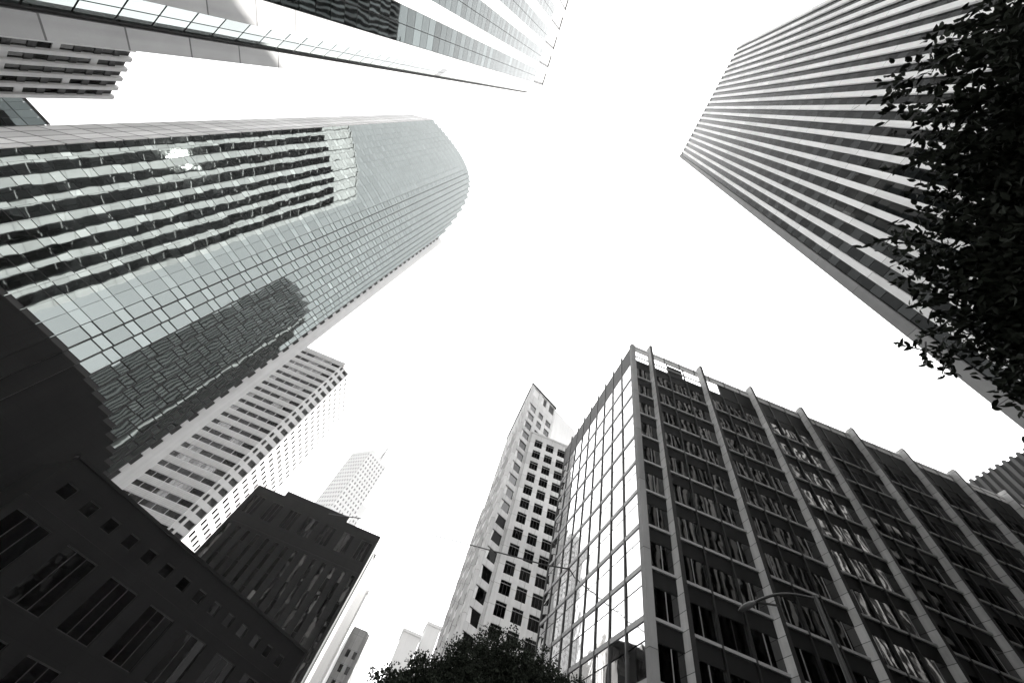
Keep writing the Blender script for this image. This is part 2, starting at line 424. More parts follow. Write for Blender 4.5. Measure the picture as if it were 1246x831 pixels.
# ------------------------------------------------------------------ finned glass block (lower right)
def finned_block():
    ws = WinSet(); t = thing('finned_block', 50, 45, 'dark glass office block with protruding stone fins and one mirror bright side', 'office block')
    X, Y, YN, XE, H = 17.8, 30.5, 59.7, 108.0, 59.3
    zt = H-5.0; FH = 4.08
    mb = MB(); mb.box(X+.35, XE, Y+.35, YN, 0, zt-.02, 'black'); mb.build('core', t)
    fs = Frame((X, Y), (XE, Y), (20, 0)); fw = Frame((X, Y), (X, YN), (0, 40))
    finx = [20.9+9.12*k for k in range(10)]; sfin = [x-X for x in finx]
    nfl = 12; z0 = zt-FH*nfl
    bays = [(0.55, sfin[0]-.2)]+[(sfin[k]+.25, sfin[k+1]-.2) for k in range(9)]
    for i in range(nfl):
        zb = z0+i*FH
        mb = MB(); fs.box(mb, .55, XE-X, zb, zb+.24, -.1, .2, 'sill'); mb.build('sill_band', t)
        mb = MB(); fs.box(mb, .55, XE-X, zb+2.68, zb+FH-.02, -.1, .0, 'grey_panel'); mb.build('spandrel_band', t)
        for bi, (a, b) in enumerate(bays):
            nsub = 1 if bi == 0 else 3; wn = MB(); ml = MB()
            wd = (b-a)/nsub
            for k in range(nsub):
                p, q = a+wd*k, a+wd*(k+1); mid = p+(q-p)*.5
                fs.pane(wn, p+.06, mid-.03, zb+.34, zb+2.6, -.02, 'g_block_dim', rt(.6, 1.4), .0025)
                fs.pane(wn, mid+.03, q-.06, zb+.34, zb+2.6, -.02, 'g_block_dim', rt(.6, 1.4), .0025)
                fs.box(ml, mid-.025, mid+.025, zb+.32, zb+2.6, -.01, .04, 'sill' if k != 1 else 'dark_metal')
            ws.add(wn, ml, fs.P((a+b)/2, zb), (b-a))
    for bi, (a, b) in enumerate(bays[1:]):
        for k in (1, 2):
            p = a+(b-a)*k/3; mb = MB(); fs.box(mb, p-.08, p+.08, z0, zt, 0, .24, 'dark_metal'); mb.build('mullion', t)
    ws.finish(t)
    nb = 9; bw_ = (YN-Y-.5)/nb; ws = WinSet()
    for i in range(nfl):
        zb = z0+i*FH; 
        mb = MB(); fw.box(mb, .5, YN-Y, zb+.0, zb+.42, -.1, .08, 'sill'); mb.build('sill_band', t)
        for k in range(nb):
            a = .5+bw_*k; b = a+bw_; mid = (a+b)/2; wn = MB()
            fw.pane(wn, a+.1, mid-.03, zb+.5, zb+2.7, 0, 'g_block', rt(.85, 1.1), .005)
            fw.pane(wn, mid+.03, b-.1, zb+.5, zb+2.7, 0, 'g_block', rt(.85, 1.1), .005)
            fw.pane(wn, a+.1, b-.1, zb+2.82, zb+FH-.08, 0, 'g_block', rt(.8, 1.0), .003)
            ws.add(wn, None, fw.P(mid, zb), 8)
    ws.finish(t, 'mirror_window', 110)
    for k in range(1, nb+1):
        a = .5+bw_*k; mb = MB(); fw.box(mb, a-.11, a+.11, 0, H+(.7 if k < nb else 0), -.1, .12, 'dark_metal'); mb.build('fin', t)
    # top storey: louvre band on the left side, open frame of panels along the front
    mb = MB(); fw.box(mb, .5, YN-Y, zt+.02, H-.3, -.2, .04, 'louvre'); mb.build('louvre_band', t)
    mb = MB(); fs.box(mb, .4, XE-X, H-1.5, H, -.16, .05, 'tile_stone'); mb.build('parapet', t)
    mb = MB()
    for bi, (a, b) in enumerate(bays):
        fs.box(mb, a, b, zt+.02, zt+.75, -.16, .04, 'grey_panel')
        if bi < 2: fs.box(mb, a, b, zt+1.9, zt+2.1, -.16, .0, 'sill')
        wd = (b-a)/3 if bi else b-a
        for k in range(3 if bi else 1):
            p = a+wd*k
            if bi >= 3 or (bi == 2 and k > 0): fs.box(mb, p+.05, p+wd-.05, zt+.78, H-1.52, -.14, -.02, 'grey_panel')
            if k: fs.box(mb, p-.06, p+.06, zt, H-1.5, -.15, .06, 'dark_metal')
            if bi == 1 and k == 1:
                for j in range(8): fs.box(mb, p+.2, p+wd-.1, zt+.8+j*.34, zt+.96+j*.34, -.5, -.2, 'dark_metal')
    mb.build('top_screen', t)
    for k, x in enumerate(finx):
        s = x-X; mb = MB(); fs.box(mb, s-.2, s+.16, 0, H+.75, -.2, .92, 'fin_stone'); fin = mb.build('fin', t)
        mb = MB(); fs.box(mb, s-.2, s+.2, 0, H+.5, .922, .97, 'black'); fs.box(mb, s+.162, s+.2, 0, H+.5, .5, .92, 'sill'); mb.build('fin_shade_edge', fin)  # black strip stands for the fin's shaded front, pale strip is its edge
    mb = MB(); mb.box(X-.15, X+.55, Y-.15, Y+.5, 0, H+.2, 'corner_stone'); mb.build('corner_pillar', t)
    mb = MB(); mb.box(X+.4, XE, Y+8, YN, zt, zt+.3, 'roof'); mb.build('roof', t)
    mb = MB(); fs.box(mb, .5, XE-X, 0, z0-.02, -.2, .1, 'granite'); fw.box(mb, .5, YN-Y, 0, z0-.02, -.2, .1, 'granite'); mb.build('base', t)
    a = thing('roof_antenna', X+.6, Y+.6, 'thin roof antenna on the front corner of the finned block', 'antenna', z=H)
    mb = MB(); mb.tube((X+.5, Y+.5, H), (X+.5, Y+.5, H+1.6), .04, .02, 'dark_metal', 6); mb.build('mast', a)
    mb = MB(); mb.tube((X+.3, Y+.5, H+.5), (X+2.2, Y+.3, H+.9), .03, .02, 'dark_metal', 6); mb.build('cross_rod', a)
finned_block()

# ------------------------------------------------------------------ cream stepped tower (centre)
def window(ws, f, s0, s1, z0, z1, glassm, fr='dark_metal', depth=.3, split=2, bar=True):
    mb = MB()
    for i in range(split):
        a = s0+(s1-s0)*i/split; b = s0+(s1-s0)*(i+1)/split
        f.pane(mb, a+.05, b-.05, z0+.05, z1-.05, -depth+.06, glassm, rt(.6, 1.4), .007)
    gm = mb; mb = MB()
    f.box(mb, s0, s1, z1-.12, z1, -depth+.02, -depth+.14, fr); f.box(mb, s0, s1, z0, z0+.08, -depth+.02, -depth+.14, fr)
    if bar: f.box(mb, s0, s1, z1-.62, z1-.5, -depth+.07, -depth+.14, 'sill')
    for i in range(split+1):
        a = s0+(s1-s0)*i/split; f.box(mb, max(a-.04, s0), min(a+.04, s1), z0+.08, z1-.12, -depth+.02, -depth+.12, fr)
    ws.add(gm, mb, f.P((s0+s1)/2, (z0+z1)/2), (s1-s0)*(z1-z0))
def gridwall(mb, f, s0, s1, z0, z1, holes_s, rows, mat, o0=-.5, o1=0):
    """solid wall with rectangular openings: piers between columns, bands between rows"""
    e = [s0]+[x for h in holes_s for x in h]+[s1]
    for i in range(0, len(e), 2):
        if e[i+1]-e[i] > .01: f.box(mb, e[i], e[i+1], z0, z1, o0, o1, mat)
    r = [z0]+[x for h in rows for x in h]+[z1]
    for h in holes_s:
        for i in range(0, len(r), 2):
            if r[i+1]-r[i] > .01: f.box(mb, h[0], h[1], r[i], r[i+1], o0, o1-.01, mat)

def cream_tower():
    ws = WinSet(); t = thing('cream_tower', 20, 95, 'cream stone tower with a stepped top and bay windows beside the finned block', 'tower')
    H = 101.0
    a = (9.3, 80.0); b = (20.2, 86.45); c = (30.0, 92.2)
    mb = MB(); mb.prism([(a[0]+.6, a[1]+.6), (b[0], b[1]+.7), (c[0], c[1]+.7), (30, 112), (a[0]+.6, 112)], 0, H-.6, 'white_wall', 'roof'); mb.build('core', t)
    f = Frame(a, b, (15, 0)); L = f.L; FH = 3.95
    rows = []; z = H-11.5
    rows = [(z-FH*k, z-FH*k+2.5) for k in range(22)][::-1]
    cols_ = [(.9, 4.1), (5.6, 7.8), (9.2, 11.6)]
    mb = MB(); gridwall(mb, f, 0, L, 3, H-6.2, cols_, rows, 'cream'); mb.build('wall', t)
    for ci, h in enumerate(cols_):
        for r in rows:
            if ci and r[0] < 74: continue
            window(ws, f, h[0], h[1], r[0], r[1], 'g_mid' if r[0] > 50 else 'g_black', split=1 if ci == 0 else 2, bar=False)
    # loggia openings under the roof edge, backed dark grey to stand for shade
    mb = MB(); gridwall(mb, f, 0, L, H-6.2, H-.9, [(1.2, 4.0), (5.4, 8.0), (9.4, 12.0)], [(H-4.9, H-1.3)], 'cream'); mb.build('crown_wall', t)
    for h in [(1.2, 4.0), (5.4, 8.0), (9.4, 12.0)]:
        mb = MB(); f.box(mb, h[0], h[1], H-4.9, H-1.3, -.5, -.4, 'louvre'); mb.build('loggia', t)
    mb = MB(); mb.prism([(a[0]-.35, a[1]-.5), (b[0]+.2, b[1]-.4), (b[0]-.5, b[1]+1), (a[0]+.5, a[1]+1.5), (a[0]+.5, 110), (a[0]-.35, 110)], H-.88, H-.3, 'dark_metal'); mb.build('roof_edge', t)
    f2 = Frame(b, c, (15, 0)); mb = MB(); f2.box(mb, .02, f2.L, 0, H-1.2, -.5, 0, 'white_wall'); mb.build('blank_wall', t)
    # west face: narrow bays with shallow projections
    fw = Frame(a, (a[0], 112), (0, 90)); mb = MB()
    gridwall(mb, fw, .0, 32, 3, H-1.0, [(1.6+3.3*k, 3.6+3.3*k) for k in range(9)], rows+[(H-6.5, H-4)], 'cream'); mb.build('west_wall', t)
    for r in rows:
        for k in range(9):
            mb = MB(); fw.pane(mb, 1.65+3.3*k, 3.55+3.3*k, r[0], r[1], -.2, 'g_mid', rt(.6, 1.4), .004); ws.add(mb, None, fw.P(2.6+3.3*k, r[0]), 1.2)
    for k in (2, 5, 8):
        mb = MB(); fw.box(mb, 3.3*k+1.2, 3.3*k+4.0, 3, H-12-k*2.5, 0.01, .6, 'cream'); 
        for r in rows:
            if r[1] < H-13-k*2.5: fw.box(mb, 3.3*k+1.5, 3.3*k+3.7, r[0]+.2, r[1]-.1, .602, .64, 'louvre')
        mb.build('bay_column', t)
    # lower block in front with its own window grid
    HL = 81.5
    mb = MB(); mb.box(14.1, 33, 82.6, 100, 0, HL-.5, 'cream'); mb.build('front_core', t)
    ff = Frame((13.6, 82.0), (33, 82.0), (20, 0)); rows2 = [(HL-4.6-FH*k, HL-4.6-FH*k+2.65) for k in range(19)][::-1]
    cols2 = [(1.35+3.55*k, 3.65+3.55*k) for k in range(5)]
    mb = MB(); gridwall(mb, ff, 0, 19.4, 1, HL, cols2, rows2, 'cream', -.55); mb.box(13.6, 14.1, 82.56, 90, 0, HL-.01, 'cream'); mb.build('front_wall', t)
    for k, h in enumerate(cols2[:4]):
        for r in rows2[3:]:
            window(ws, ff, h[0], h[1], r[0], r[1], 'g_black', split=3, bar=True)
    mb = MB(); ff.box(mb, -.15, 19.4, HL, HL+.6, -2, .1, 'cream'); mb.build('setback_parapet', t); ws.finish(t)
cream_tower()

# ------------------------------------------------------------------ tower with horizontal stripes (left, behind)
def striped_tower():
    ws = WinSet(); ws2 = WinSet(); t = thing('striped_tower', -90, 150, 'pale tower with dark horizontal window stripes standing behind the mirror glass tower', 'tower')
    H = 126.5; y = 133.7; xc = -74.2; FH = 3.92
    mb = MB(); mb.prism([(-125, y+.6), (xc-.4, y+.6), (xc+3.1, y+4.1), (xc+3.1, 166), (-125, 166)], 0, H-2.05, 'black'); mb.build('core', t)
    f = Frame((xc, y), (-125, y), (-80, 0)); n = 31
    for k in range(n):
        z = H-4.6-FH*k
        mb = MB(); f.box(mb, 0, 51, z+1.75, z+FH+.0, -.4, .12, 'stripe')
        for j in range(4): f.box(mb, 0, 51, z+1.95+j*.5, z+2.02+j*.5, .122, .20, 'bright')
        mb.build('spandrel_band', t)
        for c in range(12):
            mb = MB(); gm = 'g_black' if random.random() < .75 else 'g_mid'
            for e in range(3):
                s = .25+1.42*(3*c+e); f.pane(mb, s+.05, s+1.36, z+.02, z+1.72, -.1, gm, rt(.7, 1.6), .003)
            f.box(mb, .15+4.26*c, .25+4.26*c, z, z+1.74, -.1, .1, 'stripe'); ws.add(mb, None, f.P(2.1+4.26*c, z), 7)
    mb = MB(); f.box(mb, -1, 51, H-2.0, H, -1.5, .2, 'bright'); mb.build('parapet', t)
    # chamfered corner: a small window and a deep square notch on every floor
    fk = Frame((xc, y), (xc+3.7, y+3.7), (0, 0)); rk = [(H-4.6-FH*k-.1, H-4.6-FH*k+2.0) for k in range(n)][::-1]
    mb = MB(); gridwall(mb, fk, .03, fk.L-.03, 0, H-2.02, [(.5, 1.5), (2.4, 4.9)], rk, 'bright', -.6, 0); mb.build('corner_wall', t)
    fe = Frame((xc+3.72, y+3.72), (xc+3.72, 165), (0, 150)); rows = [(H-5.6-FH*k, H-5.6-FH*k+2.2) for k in range(n)][::-1]
    cols_ = [(1.1+3.1*k, 2.7+3.1*k) for k in range(9)]
    mb = MB(); gridwall(mb, fe, 0, 28.3, 1, H-2.5, cols_, rows, 'bright', -.4); mb.build('side_wall', t)
    for r in rows:
        for h in cols_:
            mb = MB(); fe.pane(mb, h[0], h[1], r[0], r[1], -.25, 'g_black', rt(.6, 1.3), .003); ws2.add(mb, None, fe.P(h[0], r[0]), 2)
    ws.finish(t); ws2.finish(t, 'slit_window')
    mb = MB(); mb.prism([(-125, y+1), (xc-.6, y+1), (xc+2.9, y+4.5), (xc+2.9, 165.5), (-125, 165.5)], H-2.0, H-1.2, 'roof'); mb.build('roof', t)
striped_tower()

# ------------------------------------------------------------------ dark block with tall window slots
def dark_block():
    ws = WinSet(); t = thing('dark_block', -30, 118, 'dark stone block with tall window slots and one row of square top windows', 'office block')
    y = 104.0; x0, x1, H = -49.0, -14.3, 48.2
    mb = MB(); mb.box(x0+.3, x1-.5, y+.6, 134, 0, H-.4, 'black'); mb.build('core', t)
    f = Frame((x0, y), (x1, y), (-20, 0)); L = f.L; p = L/7.0
    tops = [(p*k+1.1, p*k+4.0) for k in range(7)]
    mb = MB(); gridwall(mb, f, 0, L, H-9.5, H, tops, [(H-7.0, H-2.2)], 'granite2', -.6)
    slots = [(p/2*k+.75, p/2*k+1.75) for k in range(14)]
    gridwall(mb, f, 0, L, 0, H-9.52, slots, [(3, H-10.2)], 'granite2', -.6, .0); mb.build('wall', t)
    for h in tops: window(ws, f, h[0], h[1], H-7.0, H-2.2, 'g_black', split=3, bar=False, depth=.4)
    for i, h in enumerate(slots):
        mb = MB(); z = 3.2
        while z < H-11: f.pane(mb, h[0]+.04, h[1]-.04, z, z+3.5, -.3, 'g_black', rt(.6, 2.2), .012); z += 3.6
        mb.build('slot_window', t)
    fe = Frame((x1, y), (x1, 134), (0, 115)); mb = MB()
    fe.box(mb, .02, 3.2, 0, H, -.5, 0, 'granite2'); fe.box(mb, 9, 30, 0, H-.5, -.5, 0, 'granite2'); mb.build('side_wall', t)
    for s0, s1, o, mt in ((3.22, 3.9, .25, 'bright'), (4.9, 7.0, .15, 'bright'), (8.0, 8.6, .3, 'stripe')):
        mb = MB(); fe.box(mb, s0, s1, 0, H-3, -.5, o, mt); mb.build('side_pier', t)
    mb = MB(); mb.box(x0+6.5, -24.5, y+2.0, 130, H-.38, H+2.3, 'granite2'); mb.build('roof_housing', t); ws.finish(t)
dark_block()

# ------------------------------------------------------------------ low granite building (bottom left)
def low_building():
    ws = WinSet(); t = thing('granite_building', -28, 74, 'low dark granite building with a row of small square windows under its roof edge', 'building')
    p1 = (-13.4, 84.8); d = Vector((p1[0]+36.7, p1[1]-54.4)).normalized(); p0 = (p1[0]-d.x*45.5, p1[1]-d.y*45.5)
    f = Frame(p0, p1, (0, 0)); L = f.L; H = 18.6; n = -f.n
    q = [p0, p1, (p1[0]+n.x*9, p1[1]+n.y*9), (p0[0]+n.x*7, p0[1]+n.y*7)]
    mb = MB(); qq = [(p0[0]+n.x*.6, p0[1]+n.y*.6), (p1[0]+n.x*.6, p1[1]+n.y*.6), q[2], q[3]]
    mb.prism(qq, 0, H-.5, 'granite', 'roof'); mb.build('core', t)
    sm = [(1.6+3.02*k, 3.0+3.02*k) for k in range(14)]; bg_ = [(.9+6.04*k, 4.9+6.04*k) for k in range(7)]
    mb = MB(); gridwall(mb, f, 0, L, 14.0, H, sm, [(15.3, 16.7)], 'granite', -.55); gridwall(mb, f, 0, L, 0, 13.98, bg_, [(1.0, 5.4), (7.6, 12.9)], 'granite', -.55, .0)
    mb.build('wall', t)
    for h in sm: window(ws, f, h[0], h[1], 15.3, 16.7, 'g_low', split=1, bar=False)
    for h in bg_:
        for r in ((1.0, 5.4), (7.6, 12.9)): window(ws, f, h[0], h[1], r[0], r[1], 'g_low', split=3, bar=False)
    ws.finish(t)
    mb = MB(); f.box(mb, -.1, L+.1, H, H+.35, -1.2, .15, 'granite'); mb.build('coping', t)
low_building()

# ------------------------------------------------------------------ far and edge buildings
def grid_tower(name, label, faces, H, FH, win, mat, glassm, core, hole=.55, base=4, per=None):
    cx = sum(p[0] for p in core)/len(core); cy = sum(p[1] for p in core)/len(core)
    ws = WinSet(); t = thing(name, cx, cy, label, 'tower')
    mb = MB(); mb.prism(core, 0, H, mat, 'roof'); mb.build('core', t)
    for p0, p1, hint, nc, Ht, pch in faces:
        f = Frame(p0, p1, hint); L = f.L; cw = L/nc; rows = []
        z = base
        while z+FH < Ht-2: rows.append((z+FH*.35, z+FH*.85)); z += FH
        hs = [(cw*k+cw*(1-pch)/2, cw*k+cw*(1+pch)/2) for k in range(nc)]
        mb = MB(); gridwall(mb, f, 0, L, 0, Ht, hs, rows, mat, .02, .45); mb.build('wall', t)
        for r in rows:
            for h in hs:
                mb = MB(); f.pane(mb, h[0], h[1], r[0], r[1], .08, glassm, rt(.7, 1.3), .003); ws.add(mb, None, f.P(h[0], r[0]), 1)
    ws.finish(t)
    return t
# far white tower with a mast
S = 1.9
def sc(x, y, h): return (x*h, y*h)
Hf = 330.0
A = sc(-.433, 1.521, Hf); B = sc(-.3545, 1.599, Hf); Cc = sc(-.521, 1.594, Hf)
far = grid_tower('far_tower', 'hazy white tower with small windows and a thin roof mast, far away',
    [(A, B, (-100, 0), 7, Hf, .42), (A, Cc, (-200, 0), 8, Hf, .40)], Hf+1.7, 6.6, None, 'far_white', 'g_far',
    [A, B, (B[0]+(Cc[0]-A[0]), B[1]+(Cc[1]-A[1])), Cc])
mb = MB(); e = Vector((B[0]-A[0], B[1]-A[1])).normalized(); g = Vector((Cc[0]-A[0], Cc[1]-A[1])).normalized()
b0 = Vector(B)-e*.3
mb.prism([tuple(b0), tuple(b0+e*10), tuple(b0+e*10+g*24), tuple(b0+g*24)], 0, 268, 'far_white', 'roof'); mb.build('shoulder', far)
fsd = Frame(tuple(b0), tuple(b0+e*10), (-100, 0))
for k in range(34):
    for j in range(2):
        mb = MB(); fsd.pane(mb, 1.8+4.4*j, 4.0+4.4*j, 30+6.6*k, 33.3+6.6*k, .05, 'g_far', rt(), .002); mb.build('shoulder_window', far)
cr_ = [Vector(A)+e*4+g*4, Vector(A)+e*24+g*4, Vector(A)+e*24+g*26, Vector(A)+e*4+g*26]
mb = MB(); mb.prism([tuple(v) for v in cr_], Hf, Hf+7, 'far_white', 'roof'); mb.build('crown', far)
mp = Vector(A)+e*26+g*8
mb = MB(); mb.tube((mp.x, mp.y, Hf), (mp.x, mp.y, Hf+20), 3.2, 2.2, 'corner_stone', 8); mb.tube((mp.x, mp.y, Hf+20), (mp.x, mp.y, Hf+46), 1.6, .8, 'corner_stone', 8); mb.build('mast', far)

# brown block low behind the dark block
brown = grid_tower('brown_block', 'small brown brick block with vertical window strips low beside the tree', [((-15.6, 149), (-9.2, 149), (-10, 0), 3, 41, .5), ((-9.2, 149), (-9.2, 165), (0, 150), 4, 41, .4)],
    41.6, 3.6, None, 'brown', 'g_black', [(-18, 149.5), (-9.6, 149.5), (-9.6, 165), (-18, 165)])
# narrow pale slab behind the dark block
mbt = thing('pale_slab', -13, 152, 'narrow pale blank slab rising just behind the dark block', 'building')
mb = MB(); mb.box(-24, -14.2, 139.5, 150, 0, 47.5, 'pale'); mb.build('wall', mbt)
mb = MB(); mb.box(-24.2, -14.0, 139.3, 150.2, 47.5, 48.3, 'end_stone'); mb.build('roof_edge', mbt)
# two tiny pale roofs above the tree
for (px, w_, hh, yy, lab) in ((5.0, 9, 66.5, 222, 'distant pale building top just above the tree, shorter of two'), (14.0, 7, 74, 226, 'distant pale building top touching the cream tower, taller of two')):
    q = thing('distant_block', px, yy, lab, 'building', 'distant pale blocks above the tree')
    mb = MB(); mb.box(px-w_/2, px+w_/2, yy, yy+14, 0, hh, 'far_white', ); mb.build('wall', q)
    mb = MB(); mb.box(px-w_/2-.4, px+w_/2+.4, yy-.4, yy+14.4, hh, hh+1.2, 'pale'); mb.build('roof_edge', q)

# slatted tower at the right edge
def slat_tower():
    t = thing('slatted_tower', 125, 36, 'dark slatted tower showing its roof edge beyond the finned block', 'tower')
    X, Y0, Y1, H = 111.0, 44.5, 8.0, 83.5
    mb = MB(); mb.box(X+.5, 150, Y1, Y0, 0, H-.5, 'black'); mb.build('core', t)
    f = Frame((X, Y0), (X, Y1), (0, 20)); 
    for k in range(24):
        s = .3+1.5*k; mb = MB(); f.box(mb, s, s+.7, 0, H, -.5, .2, 'slat'); mb.build('slat', t)
    for k in range(9):
        z = H-12-k*6; mb = MB(); f.box(mb, 0, 36.5, z, z+1.5, -.5, .08, 'grey_panel'); mb.build('spandrel_band', t)
    mb = MB(); f.box(mb, 0, 36.5, H-11, H-.6, -.5, .05, 'grey_panel'); mb.build('crown_band', t)
slat_tower()

def south_neighbour(name, x0, x1, H, label, seed):
    random.seed(seed); t = thing(name, (x0+x1)/2, -10, label, 'building')
    mb = MB(); mb.box(x0, x1, -24, 5.6, 0, H-.5, 'black'); mb.build('core', t)
    f = Frame((x0, 6.0), (x1, 6.0), (50, 30)); z = 5; n = 0
    while z < H-3:
        mb = MB(); f.box(mb, 0, f.L, z+2.6, z+3.9, -.4, .1, 'granite2'); mb.build('spandrel_band', t)
        mb = MB(); s_ = .2
        while s_ < f.L-1.6: f.pane(mb, s_, s_+1.5, z+.02, z+2.58, -.2, 'g_low', rt(.5, 1.5), .004); s_ += 1.6
        mb.build('window_band', t); z += 3.9
    mb = MB(); f.box(mb, 0, f.L, 0, 5, -.4, .15, 'granite'); mb.build('base', t)
    mb = MB(); mb.box(x0, x1, -24, 6.1, H-.49, H, 'granite2'); mb.build('parapet', t)
south_neighbour('office_block', 88, 121, 74, 'lower dark office block between the white piered tower and a taller dark one', 11)
south_neighbour('office_tower', 122, 260, 150, 'long tall dark office tower across the street from the finned block', 12)
random.seed(31)
# banded tower behind the street gap (far left)
def gap_tower():
    t = thing('ribbed_tower', -125, 30, 'ribbed tower with dark windows in the gap between concrete and mirror towers', 'tower')
    H = 91.5; p0 = (-123.2, 38.2); d = Vector((20.0, -25.6)).normalized(); p1 = (p0[0]+d.x*40, p0[1]+d.y*40)
    f = Frame(p0, p1, (0, 0)); n = -f.n
    mb = MB(); mb.prism([(p0[0]+n.x*.5, p0[1]+n.y*.5), (p1[0]+n.x*.5, p1[1]+n.y*.5), (p1[0]+n.x*20, p1[1]+n.y*20), (p0[0]+n.x*20, p0[1]+n.y*20)], 0, H-.3, 'black', 'roof'); mb.build('core', t)
    for k in range(12):
        s = 3.4*k; mb = MB(); f.box(mb, s, s+1.15, 0, H, -.4, .3, 'stripe'); mb.build('rib', t)
        if k < 11:
            mb = MB(); z = 3
            while z < H-3:
                f.pane(mb, s+1.2, s+3.35, z+.1, z+2.4, -.2, 'g_black', rt(.5, 2), .006); f.box(mb, s+1.16, s+3.39, z+2.45, z+3.85, -.4, -.05, 'grey_panel' if random.random() < .8 else 'stripe'); z += 3.9
            mb.build('window_strip', t)
gap_tower()
def teal_block():
    t = thing('teal_block', -150, 52, 'small teal glass block with a dark roof line beside the mirror tower', 'building')
    p1 = (-139.5, 49.8); d = Vector((.757, .653)); p0 = (p1[0]-d.x*40, p1[1]-d.y*40); f = Frame(p0, p1, (0, 0)); n = -f.n
    mb = MB(); mb.prism([(p0[0]+n.x*.3, p0[1]+n.y*.3), (p1[0]+n.x*.3, p1[1]+n.y*.3), (p1[0]+n.x*15, p1[1]+n.y*15), (p0[0]+n.x*15, p0[1]+n.y*15)], 0, 85.5, 'black', 'roof'); mb.build('core', t)
    for k in range(20):
        mb = MB(); z = 82.0-4*k
        for j in range(20): f.pane(mb, 2*j+.03, 2*j+1.97, z, z+3.8, 0, 'g_top', rt(.6, .9), .003)
        mb.build('window_band', t)
    mb = MB(); f.box(mb, 0, 40, 85.9, 86.6, -.4, .1, 'grey_panel'); mb.build('roof_edge', t)
teal_block()

# ------------------------------------------------------------------ trees
def leaf(mb, c, d, n, L, W, mat, tint):
    """one pointed leaf: four-sided blade folded a little along its rib"""
    s = d.cross(n).normalized(); k = n*(W*.25)
    mb.poly([c, c+d*L*.25+s*W*.42+k, c+d*L*.6+s*W*.45+k, c+d*L, c+d*L*.6-s*W*.45+k, c+d*L*.25-s*W*.42+k], mat, tint)
def rv():
    while True:
        v = Vector((random.uniform(-1, 1), random.uniform(-1, 1), random.uniform(-1, 1)))
        if .05 < v.length < 1: return v.normalized()
def tree(label, base, trunk_h, trunk_r, blobs, nl, L, W, mat, sprays=(), seed=1, limbs=6, group=None):
    random.seed(seed)
    t = thing('street_tree', base[0], base[1], label, 'tree', group)
    b = Vector((base[0], base[1], 0.0)); top = b+Vector((random.uniform(-.2, .2), random.uniform(-.2, .2), trunk_h))
    mb = MB(); mid = (b+top)/2+Vector((.12, -.08, 0)); mb.tube(b, mid, trunk_r*1.25, trunk_r, 'bark', 10); mb.tube(mid, top, trunk_r, trunk_r*.8, 'bark', 10)
    mb.build('trunk', t)
    for c, r in blobs:
        c = Vector(c); mb = MB(); m1 = top.lerp(c, .5)+rv()*.3
        mb.tube(top-Vector((0, 0, .4)), m1, trunk_r*.55, trunk_r*.32, 'bark', 7); mb.tube(m1, c, trunk_r*.32, trunk_r*.12, 'bark', 6)
        for k in range(5): mb.tube(c.lerp(m1, random.random()*.6), c+rv()*max(r)*.75, trunk_r*.10, .012, 'bark', 5)
        mb.build('limb', t)
    mb = MB(); tot = sum(r[0]*r[1]*r[2] for c, r in blobs)
    for c, r in blobs:
        c = Vector(c); n = int(nl*r[0]*r[1]*r[2]/tot)
        for k in range(n//9):
            u = rv(); rad = random.random()**.38
            # lumpy surface
            lump = 1+.22*math.sin(5*u.x+3*u.z+seed)+.15*math.sin(9*u.y-7*u.x)
            p = c+Vector((u.x*r[0], u.y*r[1], u.z*r[2]))*rad*lump
            ax = (u+rv()*.9+Vector((0, 0, -.2))).normalized(); tint = random.uniform(.5, 1.4)
            for q in range(9):
                d = (ax*.6+rv()).normalized(); leaf(mb, p+rv()*L*1.1+ax*L*random.uniform(-1, 1.5), d, rv(), L*random.uniform(.7, 1.2), W*random.uniform(.8, 1.2), mat, tint*random.uniform(.8, 1.2))
    for p0, p1, n in sprays:        # single leafy twigs reaching out of the crown
        p0 = Vector(p0); p1 = Vector(p1); mb.tube(p0, p1, .02, .006, 'bark', 5); ax = (p1-p0).normalized()
        for k in range(n):
            a = p0.lerp(p1, .15+.85*k/n); side = rv(); d = (ax*.8+side).normalized()
            leaf(mb, a, d, rv(), L*random.uniform(.8, 1.2), W*random.uniform(.8, 1.1), mat, random.uniform(.6, 1.2))
            if k % 2: leaf(mb, a, (ax+rv()*.8).normalized(), rv(), L, W*.9, mat, random.uniform(.6, 1.2))
    mb.build('crown', t); return t
def dirpt(az, el, dist):
    """a point at horizontal distance dist from where the photographer stands"""
    return (math.sin(R(az))*dist, math.cos(R(az))*dist, EYE+math.tan(R(el))*dist)
